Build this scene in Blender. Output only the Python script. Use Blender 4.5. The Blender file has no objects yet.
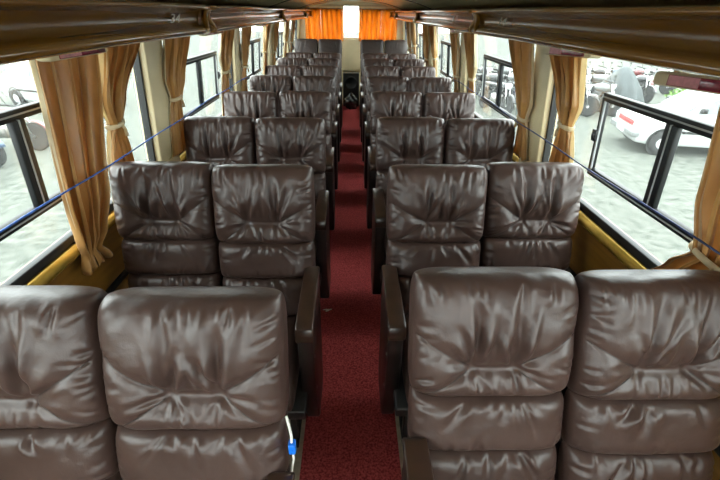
import bpy, bmesh, math, random
import numpy as np
from mathutils import Vector, Matrix
PI = math.pi
R = math.radians
random.seed(7)
S = bpy.context.scene
COL = S.collection

# ------------------------------------------------------------------ helpers
def link(name, me, mat=None, parent=None):
    o = bpy.data.objects.new(name, me)
    COL.objects.link(o)
    if mat is not None:
        for m in (mat if isinstance(mat, (list, tuple)) else [mat]):
            me.materials.append(m)
    if parent is not None:
        o.parent = parent
    return o

def mesh_from(name, verts, faces, mat=None, parent=None, smooth=True):
    me = bpy.data.meshes.new(name)
    me.from_pydata([tuple(v) for v in verts], [], faces)
    if smooth:
        me.polygons.foreach_set('use_smooth', [True] * len(me.polygons))
    me.update()
    return link(name, me, mat, parent)

def bm_obj(name, bm, mat=None, parent=None, smooth=False, bevel=0, segs=2):
    bmesh.ops.recalc_face_normals(bm, faces=bm.faces)
    me = bpy.data.meshes.new(name)
    bm.to_mesh(me); bm.free()
    if smooth:
        me.polygons.foreach_set('use_smooth', [True] * len(me.polygons))
    o = link(name, me, mat, parent)
    if bevel:
        md = o.modifiers.new('bevel', 'BEVEL'); md.width = bevel; md.segments = segs
        md.limit_method = 'ANGLE'; md.angle_limit = R(35)
        me.polygons.foreach_set('use_smooth', [True] * len(me.polygons))
    return o

def tag(o, label=None, cat=None, group=None, kind=None):
    if label: o['label'] = label
    if cat: o['category'] = cat
    if group: o['group'] = group
    if kind: o['kind'] = kind
    return o

def empty(name, loc=(0, 0, 0), rz=0.0):
    o = bpy.data.objects.new(name, None)
    COL.objects.link(o)
    o.empty_display_size = .1
    o.location = loc; o.rotation_euler = (0, 0, rz)
    return o

def copy_tree(o, parent=None):
    c = o.copy(); COL.objects.link(c)
    if parent is not None: c.parent = parent
    for ch in list(o.children):
        copy_tree(ch, c)
    return c

def add_box(bm, x0, x1, y0, y1, z0, z1, mtx=None):
    vs = [bm.verts.new((x, y, z)) for x in (x0, x1) for y in (y0, y1) for z in (z0, z1)]
    if mtx is not None:
        for v in vs: v.co = mtx @ v.co
    for f in ((0, 1, 3, 2), (4, 6, 7, 5), (0, 4, 5, 1), (2, 3, 7, 6), (0, 2, 6, 4), (1, 5, 7, 3)):
        bm.faces.new([vs[i] for i in f])
    return vs

def box(name, x0, x1, y0, y1, z0, z1, mat, parent=None, bevel=0, segs=2):
    bm = bmesh.new(); add_box(bm, x0, x1, y0, y1, z0, z1)
    return bm_obj(name, bm, mat, parent, bevel=bevel, segs=segs)

def add_tube(bm, pts, r, n=8, caps=True):
    pts = [Vector(p) for p in pts]
    rs = r if isinstance(r, (list, tuple)) else [r] * len(pts)
    rings = []
    up0 = None
    for i, p in enumerate(pts):
        t = (pts[min(i + 1, len(pts) - 1)] - pts[max(i - 1, 0)]).normalized()
        if up0 is None:
            up0 = Vector((0, 0, 1)) if abs(t.z) < .9 else Vector((1, 0, 0))
        a = t.cross(up0).normalized(); b = a.cross(t).normalized(); up0 = b
        rings.append([bm.verts.new(p + (a * math.cos(2 * PI * k / n) + b * math.sin(2 * PI * k / n)) * rs[i]) for k in range(n)])
    for i in range(len(rings) - 1):
        for k in range(n):
            bm.faces.new((rings[i][k], rings[i][(k + 1) % n], rings[i + 1][(k + 1) % n], rings[i + 1][k]))
    if caps:
        bm.faces.new(rings[0][::-1]); bm.faces.new(rings[-1])

def tube(name, pts, r, mat, parent=None, n=8):
    bm = bmesh.new(); add_tube(bm, pts, r, n)
    return bm_obj(name, bm, mat, parent, smooth=True)

def add_lathe(bm, prof, c, axis='Z', n=24):
    """profile [(radius, height)] revolved about axis through c"""
    rings = []
    for r, h in prof:
        ring = []
        for k in range(n):
            a = 2 * PI * k / n
            p = (r * math.cos(a), r * math.sin(a), h)
            if axis == 'X': p = (h, r * math.cos(a), r * math.sin(a))
            if axis == 'Y': p = (r * math.cos(a), h, r * math.sin(a))
            ring.append(bm.verts.new((p[0] + c[0], p[1] + c[1], p[2] + c[2])))
        rings.append(ring)
    for i in range(len(rings) - 1):
        for k in range(n):
            bm.faces.new((rings[i][k], rings[i][(k + 1) % n], rings[i + 1][(k + 1) % n], rings[i + 1][k]))
    if prof[0][0] > 1e-4: bm.faces.new(rings[0][::-1])
    if prof[-1][0] > 1e-4: bm.faces.new(rings[-1])

def extrude_y(name, prof, y0, y1, mat, parent=None, bevel=0, ny=1, smooth=False, closed=True, wob=None):
    """profile in (x, z) pulled along y"""
    bm = bmesh.new()
    rings = []
    for j in range(ny + 1):
        y = y0 + (y1 - y0) * j / ny
        rings.append([bm.verts.new((x, y, z) if wob is None else wob(x, y, z)) for x, z in prof])
    n = len(prof)
    for j in range(ny):
        for k in range(n if closed else n - 1):
            bm.faces.new((rings[j][k], rings[j][(k + 1) % n], rings[j + 1][(k + 1) % n], rings[j + 1][k]))
    if closed:
        bm.faces.new(rings[0][::-1]); bm.faces.new(rings[-1])
    return bm_obj(name, bm, mat, parent, smooth=smooth, bevel=bevel)

# ------------------------------------------------------------------ materials
def new_mat(name):
    m = bpy.data.materials.new(name); m.use_nodes = True
    nt = m.node_tree
    b = nt.nodes['Principled BSDF']
    return m, nt, b

def mat_simple(name, col, rough=.5, metal=0.0, noise=0.0, nscale=20, bump=0.0, bscale=200, spec=.5, coat=0.0, col2=None, stretch=None):
    m, nt, b = new_mat(name)
    b.inputs['Roughness'].default_value = rough
    b.inputs['Metallic'].default_value = metal
    b.inputs['Specular IOR Level'].default_value = spec
    b.inputs['Coat Weight'].default_value = coat
    b.inputs['Coat Roughness'].default_value = .12
    tc = nt.nodes.new('ShaderNodeTexCoord')
    mp = nt.nodes.new('ShaderNodeMapping')
    nt.links.new(tc.outputs['Object'], mp.inputs['Vector'])
    if stretch: mp.inputs['Scale'].default_value = stretch
    n = nt.nodes.new('ShaderNodeTexNoise'); n.inputs['Scale'].default_value = nscale; n.inputs['Detail'].default_value = 5
    nt.links.new(mp.outputs['Vector'], n.inputs['Vector'])
    rp = nt.nodes.new('ShaderNodeValToRGB')
    if col2 is None:
        c2 = [min(1, c * (1 + noise)) for c in col]; c1 = [c * (1 - noise) for c in col]
    else:
        c1, c2 = col, col2
    rp.color_ramp.elements[0].position = .35; rp.color_ramp.elements[1].position = .65
    rp.color_ramp.elements[0].color = (*c1, 1); rp.color_ramp.elements[1].color = (*c2, 1)
    nt.links.new(n.outputs['Fac'], rp.inputs['Fac'])
    nt.links.new(rp.outputs['Color'], b.inputs['Base Color'])
    if bump:
        n2 = nt.nodes.new('ShaderNodeTexNoise'); n2.inputs['Scale'].default_value = bscale; n2.inputs['Detail'].default_value = 3
        nt.links.new(mp.outputs['Vector'], n2.inputs['Vector'])
        bp = nt.nodes.new('ShaderNodeBump'); bp.inputs['Strength'].default_value = bump; bp.inputs['Distance'].default_value = .002
        nt.links.new(n2.outputs['Fac'], bp.inputs['Height'])
        nt.links.new(bp.outputs['Normal'], b.inputs['Normal'])
    return m

def mat_wood(name, c1, c2, rough=.25, coat=.5, scale=3.0):
    m, nt, b = new_mat(name)
    b.inputs['Roughness'].default_value = rough
    b.inputs['Coat Weight'].default_value = coat; b.inputs['Coat Roughness'].default_value = .1
    tc = nt.nodes.new('ShaderNodeTexCoord'); mp = nt.nodes.new('ShaderNodeMapping')
    mp.inputs['Scale'].default_value = (9, .7, 9)
    nt.links.new(tc.outputs['Object'], mp.inputs['Vector'])
    n = nt.nodes.new('ShaderNodeTexNoise'); n.inputs['Scale'].default_value = scale; n.inputs['Detail'].default_value = 6
    n.inputs['Distortion'].default_value = .6
    nt.links.new(mp.outputs['Vector'], n.inputs['Vector'])
    rp = nt.nodes.new('ShaderNodeValToRGB')
    rp.color_ramp.elements[0].position = .3; rp.color_ramp.elements[1].position = .7
    rp.color_ramp.elements[0].color = (*c1, 1); rp.color_ramp.elements[1].color = (*c2, 1)
    nt.links.new(n.outputs['Fac'], rp.inputs['Fac']); nt.links.new(rp.outputs['Color'], b.inputs['Base Color'])
    return m

def mat_leather(name, col, rough=.36):
    m, nt, b = new_mat(name)
    b.inputs['Specular IOR Level'].default_value = .5
    tc = nt.nodes.new('ShaderNodeTexCoord')
    n = nt.nodes.new('ShaderNodeTexNoise'); n.inputs['Scale'].default_value = 7; n.inputs['Detail'].default_value = 4
    nt.links.new(tc.outputs['Object'], n.inputs['Vector'])
    rp = nt.nodes.new('ShaderNodeValToRGB')
    rp.color_ramp.elements[0].position = .3; rp.color_ramp.elements[1].position = .7
    rp.color_ramp.elements[0].color = (*[c * .85 for c in col], 1); rp.color_ramp.elements[1].color = (*[c * 1.15 for c in col], 1)
    nt.links.new(n.outputs['Fac'], rp.inputs['Fac']); nt.links.new(rp.outputs['Color'], b.inputs['Base Color'])
    mr = nt.nodes.new('ShaderNodeMapRange'); mr.inputs['To Min'].default_value = rough - .05; mr.inputs['To Max'].default_value = rough + .07
    nt.links.new(n.outputs['Fac'], mr.inputs['Value']); nt.links.new(mr.outputs['Result'], b.inputs['Roughness'])
    v = nt.nodes.new('ShaderNodeTexVoronoi'); v.inputs['Scale'].default_value = 420
    nt.links.new(tc.outputs['Object'], v.inputs['Vector'])
    n3 = nt.nodes.new('ShaderNodeTexNoise'); n3.inputs['Scale'].default_value = 28; n3.inputs['Detail'].default_value = 3
    nt.links.new(tc.outputs['Object'], n3.inputs['Vector'])
    bp = nt.nodes.new('ShaderNodeBump'); bp.inputs['Strength'].default_value = .18; bp.inputs['Distance'].default_value = .001
    bp2 = nt.nodes.new('ShaderNodeBump'); bp2.inputs['Strength'].default_value = .25; bp2.inputs['Distance'].default_value = .008
    nt.links.new(v.outputs['Distance'], bp.inputs['Height'])
    nt.links.new(n3.outputs['Fac'], bp2.inputs['Height'])
    nt.links.new(bp.outputs['Normal'], bp2.inputs['Normal'])
    nt.links.new(bp2.outputs['Normal'], b.inputs['Normal'])
    return m

def mat_cloth(name, c1, c2, trans=.45, rough=.45):
    m, nt, b = new_mat(name)
    out = nt.nodes['Material Output']
    b.inputs['Roughness'].default_value = rough
    b.inputs['Sheen Weight'].default_value = .15
    tc = nt.nodes.new('ShaderNodeTexCoord'); n = nt.nodes.new('ShaderNodeTexNoise')
    mp = nt.nodes.new('ShaderNodeMapping'); mp.inputs['Scale'].default_value = (1, 1, .35)
    nt.links.new(tc.outputs['Object'], mp.inputs['Vector']); nt.links.new(mp.outputs['Vector'], n.inputs['Vector'])
    n.inputs['Scale'].default_value = 14; n.inputs['Detail'].default_value = 3
    rp = nt.nodes.new('ShaderNodeValToRGB')
    rp.color_ramp.elements[0].position = .35; rp.color_ramp.elements[1].position = .7
    rp.color_ramp.elements[0].color = (*c1, 1); rp.color_ramp.elements[1].color = (*c2, 1)
    nt.links.new(n.outputs['Fac'], rp.inputs['Fac']); nt.links.new(rp.outputs['Color'], b.inputs['Base Color'])
    tr = nt.nodes.new('ShaderNodeBsdfTranslucent'); nt.links.new(rp.outputs['Color'], tr.inputs['Color'])
    mx = nt.nodes.new('ShaderNodeMixShader'); mx.inputs['Fac'].default_value = trans
    nt.links.new(b.outputs['BSDF'], mx.inputs[1]); nt.links.new(tr.outputs['BSDF'], mx.inputs[2])
    nt.links.new(mx.outputs['Shader'], out.inputs['Surface'])
    return m

def mat_glass(name, tint=(.93, .97, .95), haze=.012):
    m = bpy.data.materials.new(name); m.use_nodes = True
    nt = m.node_tree; nt.nodes.remove(nt.nodes['Principled BSDF'])
    out = nt.nodes['Material Output']
    t = nt.nodes.new('ShaderNodeBsdfTransparent'); t.inputs['Color'].default_value = (*tint, 1)
    g = nt.nodes.new('ShaderNodeBsdfGlossy'); g.inputs['Roughness'].default_value = .03
    lw = nt.nodes.new('ShaderNodeLayerWeight'); lw.inputs['Blend'].default_value = .5
    pw = nt.nodes.new('ShaderNodeMath'); pw.operation = 'POWER'; pw.inputs[1].default_value = 5
    nt.links.new(lw.outputs['Facing'], pw.inputs[0])
    fr = nt.nodes.new('ShaderNodeMath'); fr.operation = 'MULTIPLY_ADD'; fr.inputs[1].default_value = .5; fr.inputs[2].default_value = .03
    nt.links.new(pw.outputs[0], fr.inputs[0])
    mx = nt.nodes.new('ShaderNodeMixShader')
    nt.links.new(fr.outputs[0], mx.inputs['Fac']); nt.links.new(t.outputs['BSDF'], mx.inputs[1]); nt.links.new(g.outputs['BSDF'], mx.inputs[2])
    tl = nt.nodes.new('ShaderNodeBsdfTranslucent'); tl.inputs['Color'].default_value = (.9, .95, .92, 1)
    mx2 = nt.nodes.new('ShaderNodeMixShader'); mx2.inputs['Fac'].default_value = haze
    nt.links.new(mx.outputs['Shader'], mx2.inputs[1]); nt.links.new(tl.outputs['BSDF'], mx2.inputs[2])
    nt.links.new(mx2.outputs['Shader'], out.inputs['Surface'])
    return m

LEATHER = mat_leather('brown_leather', (.057, .033, .027), .35)
LEATHER_D = mat_leather('dark_brown_leather', (.034, .021, .017), .45)
SHELL = mat_simple('seat_shell', (.022, .016, .014), .5, bump=.3, bscale=300)
ARM_SIDE = mat_simple('armrest_black', (.016, .011, .010), .35, noise=.2, nscale=12)
ARM_TOP = mat_simple('armrest_brown', (.036, .017, .010), .36, noise=.25, nscale=15, coat=.2)
METAL = mat_simple('grey_metal', (.35, .34, .32), .35, metal=1)
STEEL_D = mat_simple('dark_steel', (.05, .05, .05), .45, metal=.6)
RACKWOOD = mat_wood('rack_wood', (.145, .060, .003), (.195, .086, .006), .24, .3)
RACKLIP = mat_wood('rack_lip', (.22, .098, .010), (.30, .145, .022), .10, .9)
WALLWOOD = mat_wood('wall_wood', (.17, .075, .012), (.28, .135, .024), .28, .5)
BRASS = mat_simple('varnished_rail', (.62, .40, .08), .18, metal=.6, noise=.1)
CEIL = mat_simple('ceiling_vinyl', (.78, .70, .44), .28, noise=.08, nscale=3, bump=.1, bscale=60)
BEIGE = mat_simple('beige_panel', (.60, .50, .30), .45, noise=.06, nscale=5)
RUBBER = mat_simple('black_rubber', (.012, .013, .013), .5)
ALU = mat_simple('black_aluminium', (.010, .011, .012), .42, spec=.3)
SILVER = mat_simple('silver_strip', (.38, .40, .40), .35)
GLASS = mat_glass('window_glass')
CARPET = mat_simple('red_carpet', (.20, .026, .028), .95, nscale=110, bump=1.0, bscale=500, spec=.1, col2=(.52, .085, .085))
FLOORM = mat_simple('beige_vinyl', (.40, .34, .24), .5, noise=.15, nscale=30)
CURT = mat_cloth('tan_satin', (.43, .21, .06), (.60, .33, .105), .25, .32)
CURT_L = mat_cloth('cream_lining', (.72, .60, .38), (.80, .70, .50), .5)
CURT_B = mat_cloth('orange_satin', (.72, .32, .04), (.88, .45, .08), .6)
MAROON = mat_simple('maroon_lens', (.20, .012, .03), .2, coat=.5)
PINKL = mat_simple('pink_label', (.55, .22, .24), .5, noise=.15, nscale=60)
WHITEP = mat_simple('white_paint', (.75, .73, .66), .5)
BLUECORD = mat_simple('blue_cord', (.02, .10, .42), .45, noise=.3, nscale=80)
DARKCORD = mat_simple('navy_cord', (.02, .035, .12), .5, noise=.4, nscale=30)
BLUEPL = mat_simple('blue_plastic', (.01, .16, .72), .3)
BLACKP = mat_simple('black_plastic', (.012, .012, .012), .4)
BAGM = mat_simple('dark_bag', (.05, .052, .05), .22, noise=.4, nscale=9, bump=1, bscale=30)

# ------------------------------------------------------------------ camera
H = 1.75
cam = bpy.data.cameras.new('camera'); cam.lens = 20.0; cam.sensor_width = 36; cam.clip_start = .02
co = bpy.data.objects.new('camera', cam); COL.objects.link(co)
co.location = (0, 0, H)
co.rotation_euler = (Matrix.Rotation(R(-1.5), 3, 'Z') @ Matrix.Rotation(R(90 - 29.7), 3, 'X') @ Matrix.Rotation(R(.8), 3, 'Z')).to_euler()
S.camera = co

# ------------------------------------------------------------------ seats
def segdist(px, pz, a, b):
    ax, az = a; bx, bz = b
    dx, dz = bx - ax, bz - az
    L2 = dx * dx + dz * dz
    t = np.clip(((px - ax) * dx + (pz - az) * dz) / L2, 0, 1)
    d = np.hypot(px - ax - t * dx, pz - az - t * dz)
    return d, t

def pillow(name, w, h, T, Tb, mat, parent, wrinkle, nu=90, nv=70, pw=5.0, ex=.40, corner=.04, seams=None):
    """cushion standing in the x-z plane, bulging toward -y; bottom edge at z=0"""
    s = np.linspace(-1, 1, nu); t = np.linspace(-1, 1, nv)
    u1 = np.sin(s * PI / 2) * .55 + s * .45; w1 = np.sin(t * PI / 2) * .55 + t * .45
    U, W = np.meshgrid(u1, w1)
    X = w / 2 * U * (1 - corner * np.abs(W) ** 7)
    Z = h / 2 * W * (1 - corner * 1.3 * np.abs(U) ** 7)
    base = (np.clip(1 - np.abs(U) ** pw, 0, 1) * np.clip(1 - np.abs(W) ** pw, 0, 1)) ** ex
    edge = np.clip(base * 2.2, 0, 1)
    D = wrinkle(X, Z, U, W) * edge
    F = T * base + D
    Bk = Tb * base
    # scalloped outline
    verts = []
    for j in range(nv):
        for i in range(nu):
            verts.append((X[j, i], -F[j, i], Z[j, i] + h / 2))
    idx = np.arange(nu * nv).reshape(nv, nu)
    faces = []
    for j in range(nv - 1):
        for i in range(nu - 1):
            faces.append((idx[j, i], idx[j, i + 1], idx[j + 1, i + 1], idx[j + 1, i]))
    bidx = idx.copy()
    k = len(verts)
    for j in range(1, nv - 1):
        for i in range(1, nu - 1):
            verts.append((X[j, i], Bk[j, i], Z[j, i] + h / 2)); bidx[j, i] = k; k += 1
    for j in range(nv - 1):
        for i in range(nu - 1):
            faces.append((bidx[j, i], bidx[j + 1, i], bidx[j + 1, i + 1], bidx[j, i + 1]))
    faces = [tuple(int(q) for q in f) for f in faces]
    o = mesh_from(name, verts, faces, mat, parent)
    if seams:
        for a, b in seams:
            bm = bmesh.new()
            pts = []
            for q in np.linspace(.12, .97, 26):
                x, z = a[0] + (b[0] - a[0]) * q, a[1] + (b[1] - a[1]) * q
                j, i = np.unravel_index(np.argmin((X - x) ** 2 + (Z - z) ** 2), X.shape)
                pts.append((x, -F[j, i] - .0002, z + h / 2))
            for _ in range(3):
                pts = [pts[0]] + [tuple((np.array(pts[k - 1]) + 2 * np.array(pts[k]) + np.array(pts[k + 1])) / 4) for k in range(1, len(pts) - 1)] + [pts[-1]]
            add_tube(bm, pts, .0014, 5)
            bm_obj('stitched_seam', bm, SHELL, o, smooth=True)
    return o

def pleat(px, pz, a, b, depth, sig):
    d, t = segdist(px, pz, a, b)
    taper = np.clip(np.sin(np.clip(1 - t, 0, 1) * PI / 2), 0, 1) * (1 - .9 * np.exp(-(t / .14) ** 2))
    sg = sig * (1 + .7 * t)
    return depth * taper * (-np.exp(-(d / sg) ** 2) + .55 * np.exp(-((d - 2.0 * sg) / (1.2 * sg)) ** 2))

def head_wrinkle(seed, w, h):
    rg = random.Random(seed)
    tw = rg.uniform(.052, .064); off = rg.uniform(-.014, .014)
    tz = -h / 2 + h * rg.uniform(.25, .29)
    tl, tr = (off - tw, tz + rg.uniform(-.004, .004)), (off + tw, tz + rg.uniform(-.004, .004))
    P = []
    # strong pleats up from the two tuft ends and from the crease
    for c, sgn in ((tl, -1), (tr, 1)):
        P.append((c, (c[0] + rg.uniform(-.015, .015), h / 2 * rg.uniform(.75, .98)), rg.uniform(.018, .026), rg.uniform(.008, .011)))
        for k in range(5):
            a = R(rg.uniform(62, 120)); a = PI / 2 + (a - PI / 2)
            L = rg.uniform(.11, .24)
            P.append((c, (c[0] + math.cos(a) * L, c[1] + math.sin(a) * L), rg.uniform(.004, .009), rg.uniform(.005, .009)))
        for k in range(4):
            a = R(rg.uniform(-30, 50)); L = rg.uniform(.06, .13)
            P.append((c, (c[0] + sgn * math.cos(a) * L, c[1] + math.sin(a) * L), rg.uniform(.003, .007), rg.uniform(.005, .008)))
        for k in range(4):
            a = R(rg.uniform(-125, -35)); L = rg.uniform(.05, .1)
            P.append((c, (c[0] + sgn * math.cos(a) * L, c[1] + math.sin(a) * L), rg.uniform(.005, .009), rg.uniform(.005, .008)))
        # the stitched diagonals
    for k in range(3):
        x = off + rg.uniform(-.8, .8) * tw
        P.append(((x, tz + .01), (x + rg.uniform(-.02, .02), tz + rg.uniform(.08, .2)), rg.uniform(.004, .008), rg.uniform(.006, .009)))
    for k in range(3):
        x = off + rg.uniform(-.8, .8) * tw
        P.append(((x, -h / 2 + .015), (x + rg.uniform(-.02, .02), tz - .005), rg.uniform(.004, .007), rg.uniform(.005, .007)))
    # gathers along the upper edge and the sides
    for k in range(9):
        x = rg.uniform(-.44, .44) * w
        P.append(((x, h / 2 - .012), (x * .9 + rg.uniform(-.012, .012), h / 2 - rg.uniform(.06, .14)), rg.uniform(.003, .0055), rg.uniform(.005, .008)))
    for sgn in (-1, 1):
        for k in range(9):
            z = rg.uniform(-.46, .44) * h
            P.append(((sgn * w / 2 * .97, z), (sgn * (w / 2 - rg.uniform(.04, .085)), z * .85 + rg.uniform(-.012, .012)), rg.uniform(.0018, .004), rg.uniform(.004, .007)))
    seams = []
    for c, sgn in ((tl, -1), (tr, 1)):
        seams.append((c, (sgn * w * .47, tz + h * rg.uniform(.24, .32))))
        seams.append((c, (sgn * w * .42, -h / 2 + .012)))
    ph = [rg.uniform(0, 6.28) for _ in range(6)]
    def f(X, Z, U, W):
        D = np.zeros_like(X)
        d, t = segdist(X, Z, tl, tr)
        D -= .026 * np.exp(-(d / .014) ** 2) + .030 * np.exp(-(d / .06) ** 2)
        for c in (tl, tr):
            r = np.hypot(X - c[0], Z - c[1])
            D -= .006 * np.exp(-(r / .018) ** 2) + .010 * np.exp(-(r / .05) ** 2)
        for a, b in seams:
            d, t = segdist(X, Z, a, b)
            D -= (.010 * (1 - .55 * t)) * np.exp(-(d / (.010 + .012 * t)) ** 2) + .0035 * np.exp(-(d / .0035) ** 2)
        for a, b, dp, sg in P:
            D += pleat(X, Z, a, b, dp, sg)
        D += .0015 * np.sin(31 * X + 9 * np.sin(8 * Z + ph[0]) + ph[1]) * np.sin(17 * Z + ph[2])
        D += .0022 * np.sin(70 * X + 4 * np.sin(20 * Z + ph[3]) + ph[4]) * np.clip(W, 0, 1)
        return np.where(D < 0, -.044 * np.tanh(-D / .044), D)
    f.seams = seams
    return f

def band_wrinkle(seed, w, h, amt=1.0):
    rg = random.Random(seed)
    P = []
    for k in range(5):
        x = rg.uniform(-.12, .12) * w / .45
        P.append(((x * .8, h / 2 - .008), (x * 1.4 + rg.uniform(-.02, .02), h / 2 - rg.uniform(.04, h * .8)), amt * rg.uniform(.004, .009), rg.uniform(.005, .009)))
    for k in range(7):
        x = rg.uniform(-.45, .45) * w; top = rg.random() < .5
        z = h / 2 - .008 if top else -h / 2 + .008
        P.append(((x, z), (x + rg.uniform(-.03, .03), z * rg.uniform(.1, .6)), amt * rg.uniform(.003, .006), rg.uniform(.005, .009)))
    for sgn in (-1, 1):
        for k in range(4):
            z = rg.uniform(-.4, .4) * h
            P.append(((sgn * w / 2 * .97, z), (sgn * (w / 2 - rg.uniform(.03, .08)), z + rg.uniform(-.01, .01)), amt * rg.uniform(.0018, .004), rg.uniform(.004, .007)))
    ph = [rg.uniform(0, 6.28) for _ in range(4)]
    def f(X, Z, U, W):
        D = np.zeros_like(X)
        for a, b, dp, sg in P:
            D += pleat(X, Z, a, b, dp, sg)
        D += .0012 * np.sin(24 * X + 5 * np.sin(15 * Z + ph[0]) + ph[1]) * np.sin(30 * Z + ph[2])
        return D
    return f

def panel_yz(bm, pts, x0, x1):
    a = [bm.verts.new((x0, y, z)) for y, z in pts]; b = [bm.verts.new((x1, y, z)) for y, z in pts]
    n = len(pts)
    bm.faces.new(a); bm.faces.new(b[::-1])
    for i in range(n):
        bm.faces.new((a[i], b[i], b[(i + 1) % n], a[(i + 1) % n]))

SW = .442          # width of one seat
HH, LH, WH = .345, .165, .20
def make_seat(seed, arm=0, fine=False, plain=False, recline=15.0):
    """origin on the floor under the seat; faces -y.  arm = -1/+1: x side that carries the armrest"""
    root = empty('bus_seat')
    lea = LEATHER_D if plain else LEATHER
    q = 1.5 if fine else 1.0
    tilt = Matrix.Translation((0, .20, .46)) @ Matrix.Rotation(-R(recline), 4, 'X')
    def on_back(o, s, dy=0):
        o.matrix_local = tilt @ Matrix.Translation((0, dy, s)); return o
    b = 0.03
    on_back(pillow('lower_back_cushion', SW - .012, WH, .085, .03, lea, root, band_wrinkle(seed + 11, SW, WH, 0 if plain else 1), int(60 * q), int(36 * q)), b)
    on_back(pillow('lumbar_cushion', SW - .006, LH + .012, .088, .03, lea, root, band_wrinkle(seed + 23, SW, LH, 0 if plain else 1), int(70 * q), int(36 * q)), b + WH - .012)
    hw = head_wrinkle(seed, SW, HH) if not plain else band_wrinkle(seed, SW, HH, .4)
    on_back(pillow('headrest_cushion', SW, HH + .008, .095, .075, lea, root, hw, int(96 * q), int(78 * q), pw=6.0, ex=.36, corner=.045, seams=getattr(hw, 'seams', None)), b + WH + LH - .016)
    # shell behind the cushions
    bm = bmesh.new()
    add_box(bm, -SW / 2 + .012, SW / 2 - .012, .012, .075, 0, .66)
    on_back(bm_obj('backrest_shell', bm, SHELL, root, bevel=.025, segs=3), 0)
    # seat cushion lying flat
    ss = 0.0 if arm == 0 else .05
    cw = SW - .015 - ss
    c = pillow('seat_cushion', cw, .50, .085, .05, lea, root, band_wrinkle(seed + 37, cw, .5, .6), int(50 * q), int(50 * q))
    c.matrix_local = Matrix.Translation((-arm * ss / 2, -.29, .41)) @ Matrix.Rotation(R(-86), 4, 'X')
    bm = bmesh.new()
    add_box(bm, -SW / 2 + .02, SW / 2 - .02, -.25, .24, .31, .36)
    bm_obj('seat_frame', bm, STEEL_D, root, bevel=.008)
    for sx in (-1, 1):
        bm = bmesh.new(); x = sx * (SW / 2 - .095)
        add_box(bm, x - .018, x + .018, -.17, .17, .0, .012)
        add_box(bm, x - .014, x + .014, -.13, -.095, .01, .315)
        add_box(bm, x - .014, x + .014, .095, .13, .01, .315)
        bm_obj('leg', bm, STEEL_D, root, bevel=.004)
    if arm:
        xo = arm * (SW / 2 + .022); xi = arm * (SW / 2 - .046)
        x0, x1 = min(xo, xi), max(xo, xi)
        pts = [(-.165, .70), (-.172, .65), (-.168, .48), (-.15, .34), (-.12, .22), (-.08, .10), (-.05, .085), (.12, .085), (.16, .12), (.19, .45), (.21, .722), (-.14, .722), (-.155, .715)]
        bm = bmesh.new(); panel_yz(bm, pts, x0 + .004, x1 - .004)
        ap = bm_obj('armrest', bm, ARM_SIDE, root, bevel=.010, segs=2)
        pts = [(-.186, .665), (-.188, .70), (-.178, .727), (-.158, .738), (.21, .748), (.225, .743), (.225, .725), (-.14, .720), (-.158, .708), (-.164, .665)]
        bm = bmesh.new(); panel_yz(bm, pts, x0, x1)
        pad = bm_obj('armrest_pad', bm, ARM_TOP, ap, bevel=.006, segs=2)
        for (yy, zz) in ((-.145, .56), (-.125, .36)):
            bm = bmesh.new(); add_lathe(bm, [(.006, 0), (.006, .003), (.0035, .005)], (0, 0, 0), 'X', 10)
            sc = bm_obj('screw', bm, METAL, ap)
            sc.location = (xo - arm * .005, yy, zz); sc.rotation_euler = (0, 0, 0 if arm > 0 else PI)
    return root

GAPX = .162
XA = GAPX + SW / 2; XW = XA + SW + .004
# distance of the crown of every row from the camera (left aisle, left window, right aisle, right window)
ROWS = [(.80, .805, .89, .875), (1.69, 1.72, 1.70, 1.74), (2.58, 2.60, 2.62, 2.60), (3.53, 3.50, 3.56, 3.54),
        (4.45, 4.47, 4.48, 4.45), (5.36, 5.34, 5.38, 5.36), (6.24, 6.26, 6.25, 6.27), (7.10, 7.11, 7.12, 7.10)]
ORD = ['the row nearest the camera', 'the second row from the camera', 'the third row from the camera', 'the fourth row from the camera',
       'the fifth row from the camera', 'the sixth row from the camera', 'the seventh row from the camera', 'the eighth row, before the bench']
protos = {}
for ri, row in enumerate(ROWS):
    for ci, crown in enumerate(row):
        side = -1 if ci < 2 else 1
        aisle = ci in (0, 2)
        arm = -side if aisle else 0
        fine = ri < 2
        key = (ri, ci) if fine else (ri % 2, ci)
        if ri >= 2: key = ('far',) + key
        if key not in protos:
            root = make_seat(100 * ri + 17 * ci + 5, arm, fine, recline=19.0 if ri == 0 else 15.0)
            protos[key] = root
        else:
            root = copy_tree(protos[key])
        root.location = (side * (XA if aisle else XW), crown - (.435 if ri == 0 else .39), 0)
        tag(root, 'brown leather %s seat %s of the aisle, %s' % ('aisle' if aisle else 'window', 'left' if side < 0 else 'right', ORD[ri]),
            'seat', 'tufted brown leather seats in rows')
# back bench: four plain dark seats, raised
for ci, (x, w) in enumerate(((-XA - .01, 'left of the aisle, beside the beige rear panel'), (-XW - .01, 'at the far left, by the left windows'),
                             (XA + .01, 'right of the aisle, beside the beige rear panel'), (XW + .01, 'at the far right, by the right windows'))):
    key = ('back', ci % 2)
    if key not in protos:
        protos[key] = make_seat(900 + ci, 0, False, True)
        root = protos[key]
    else:
        root = copy_tree(protos[key])
    root.location = (x, 7.95, .13)
    tag(root, 'plain dark back-row seat ' + w, 'seat', 'plain dark seats of the back row')

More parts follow.
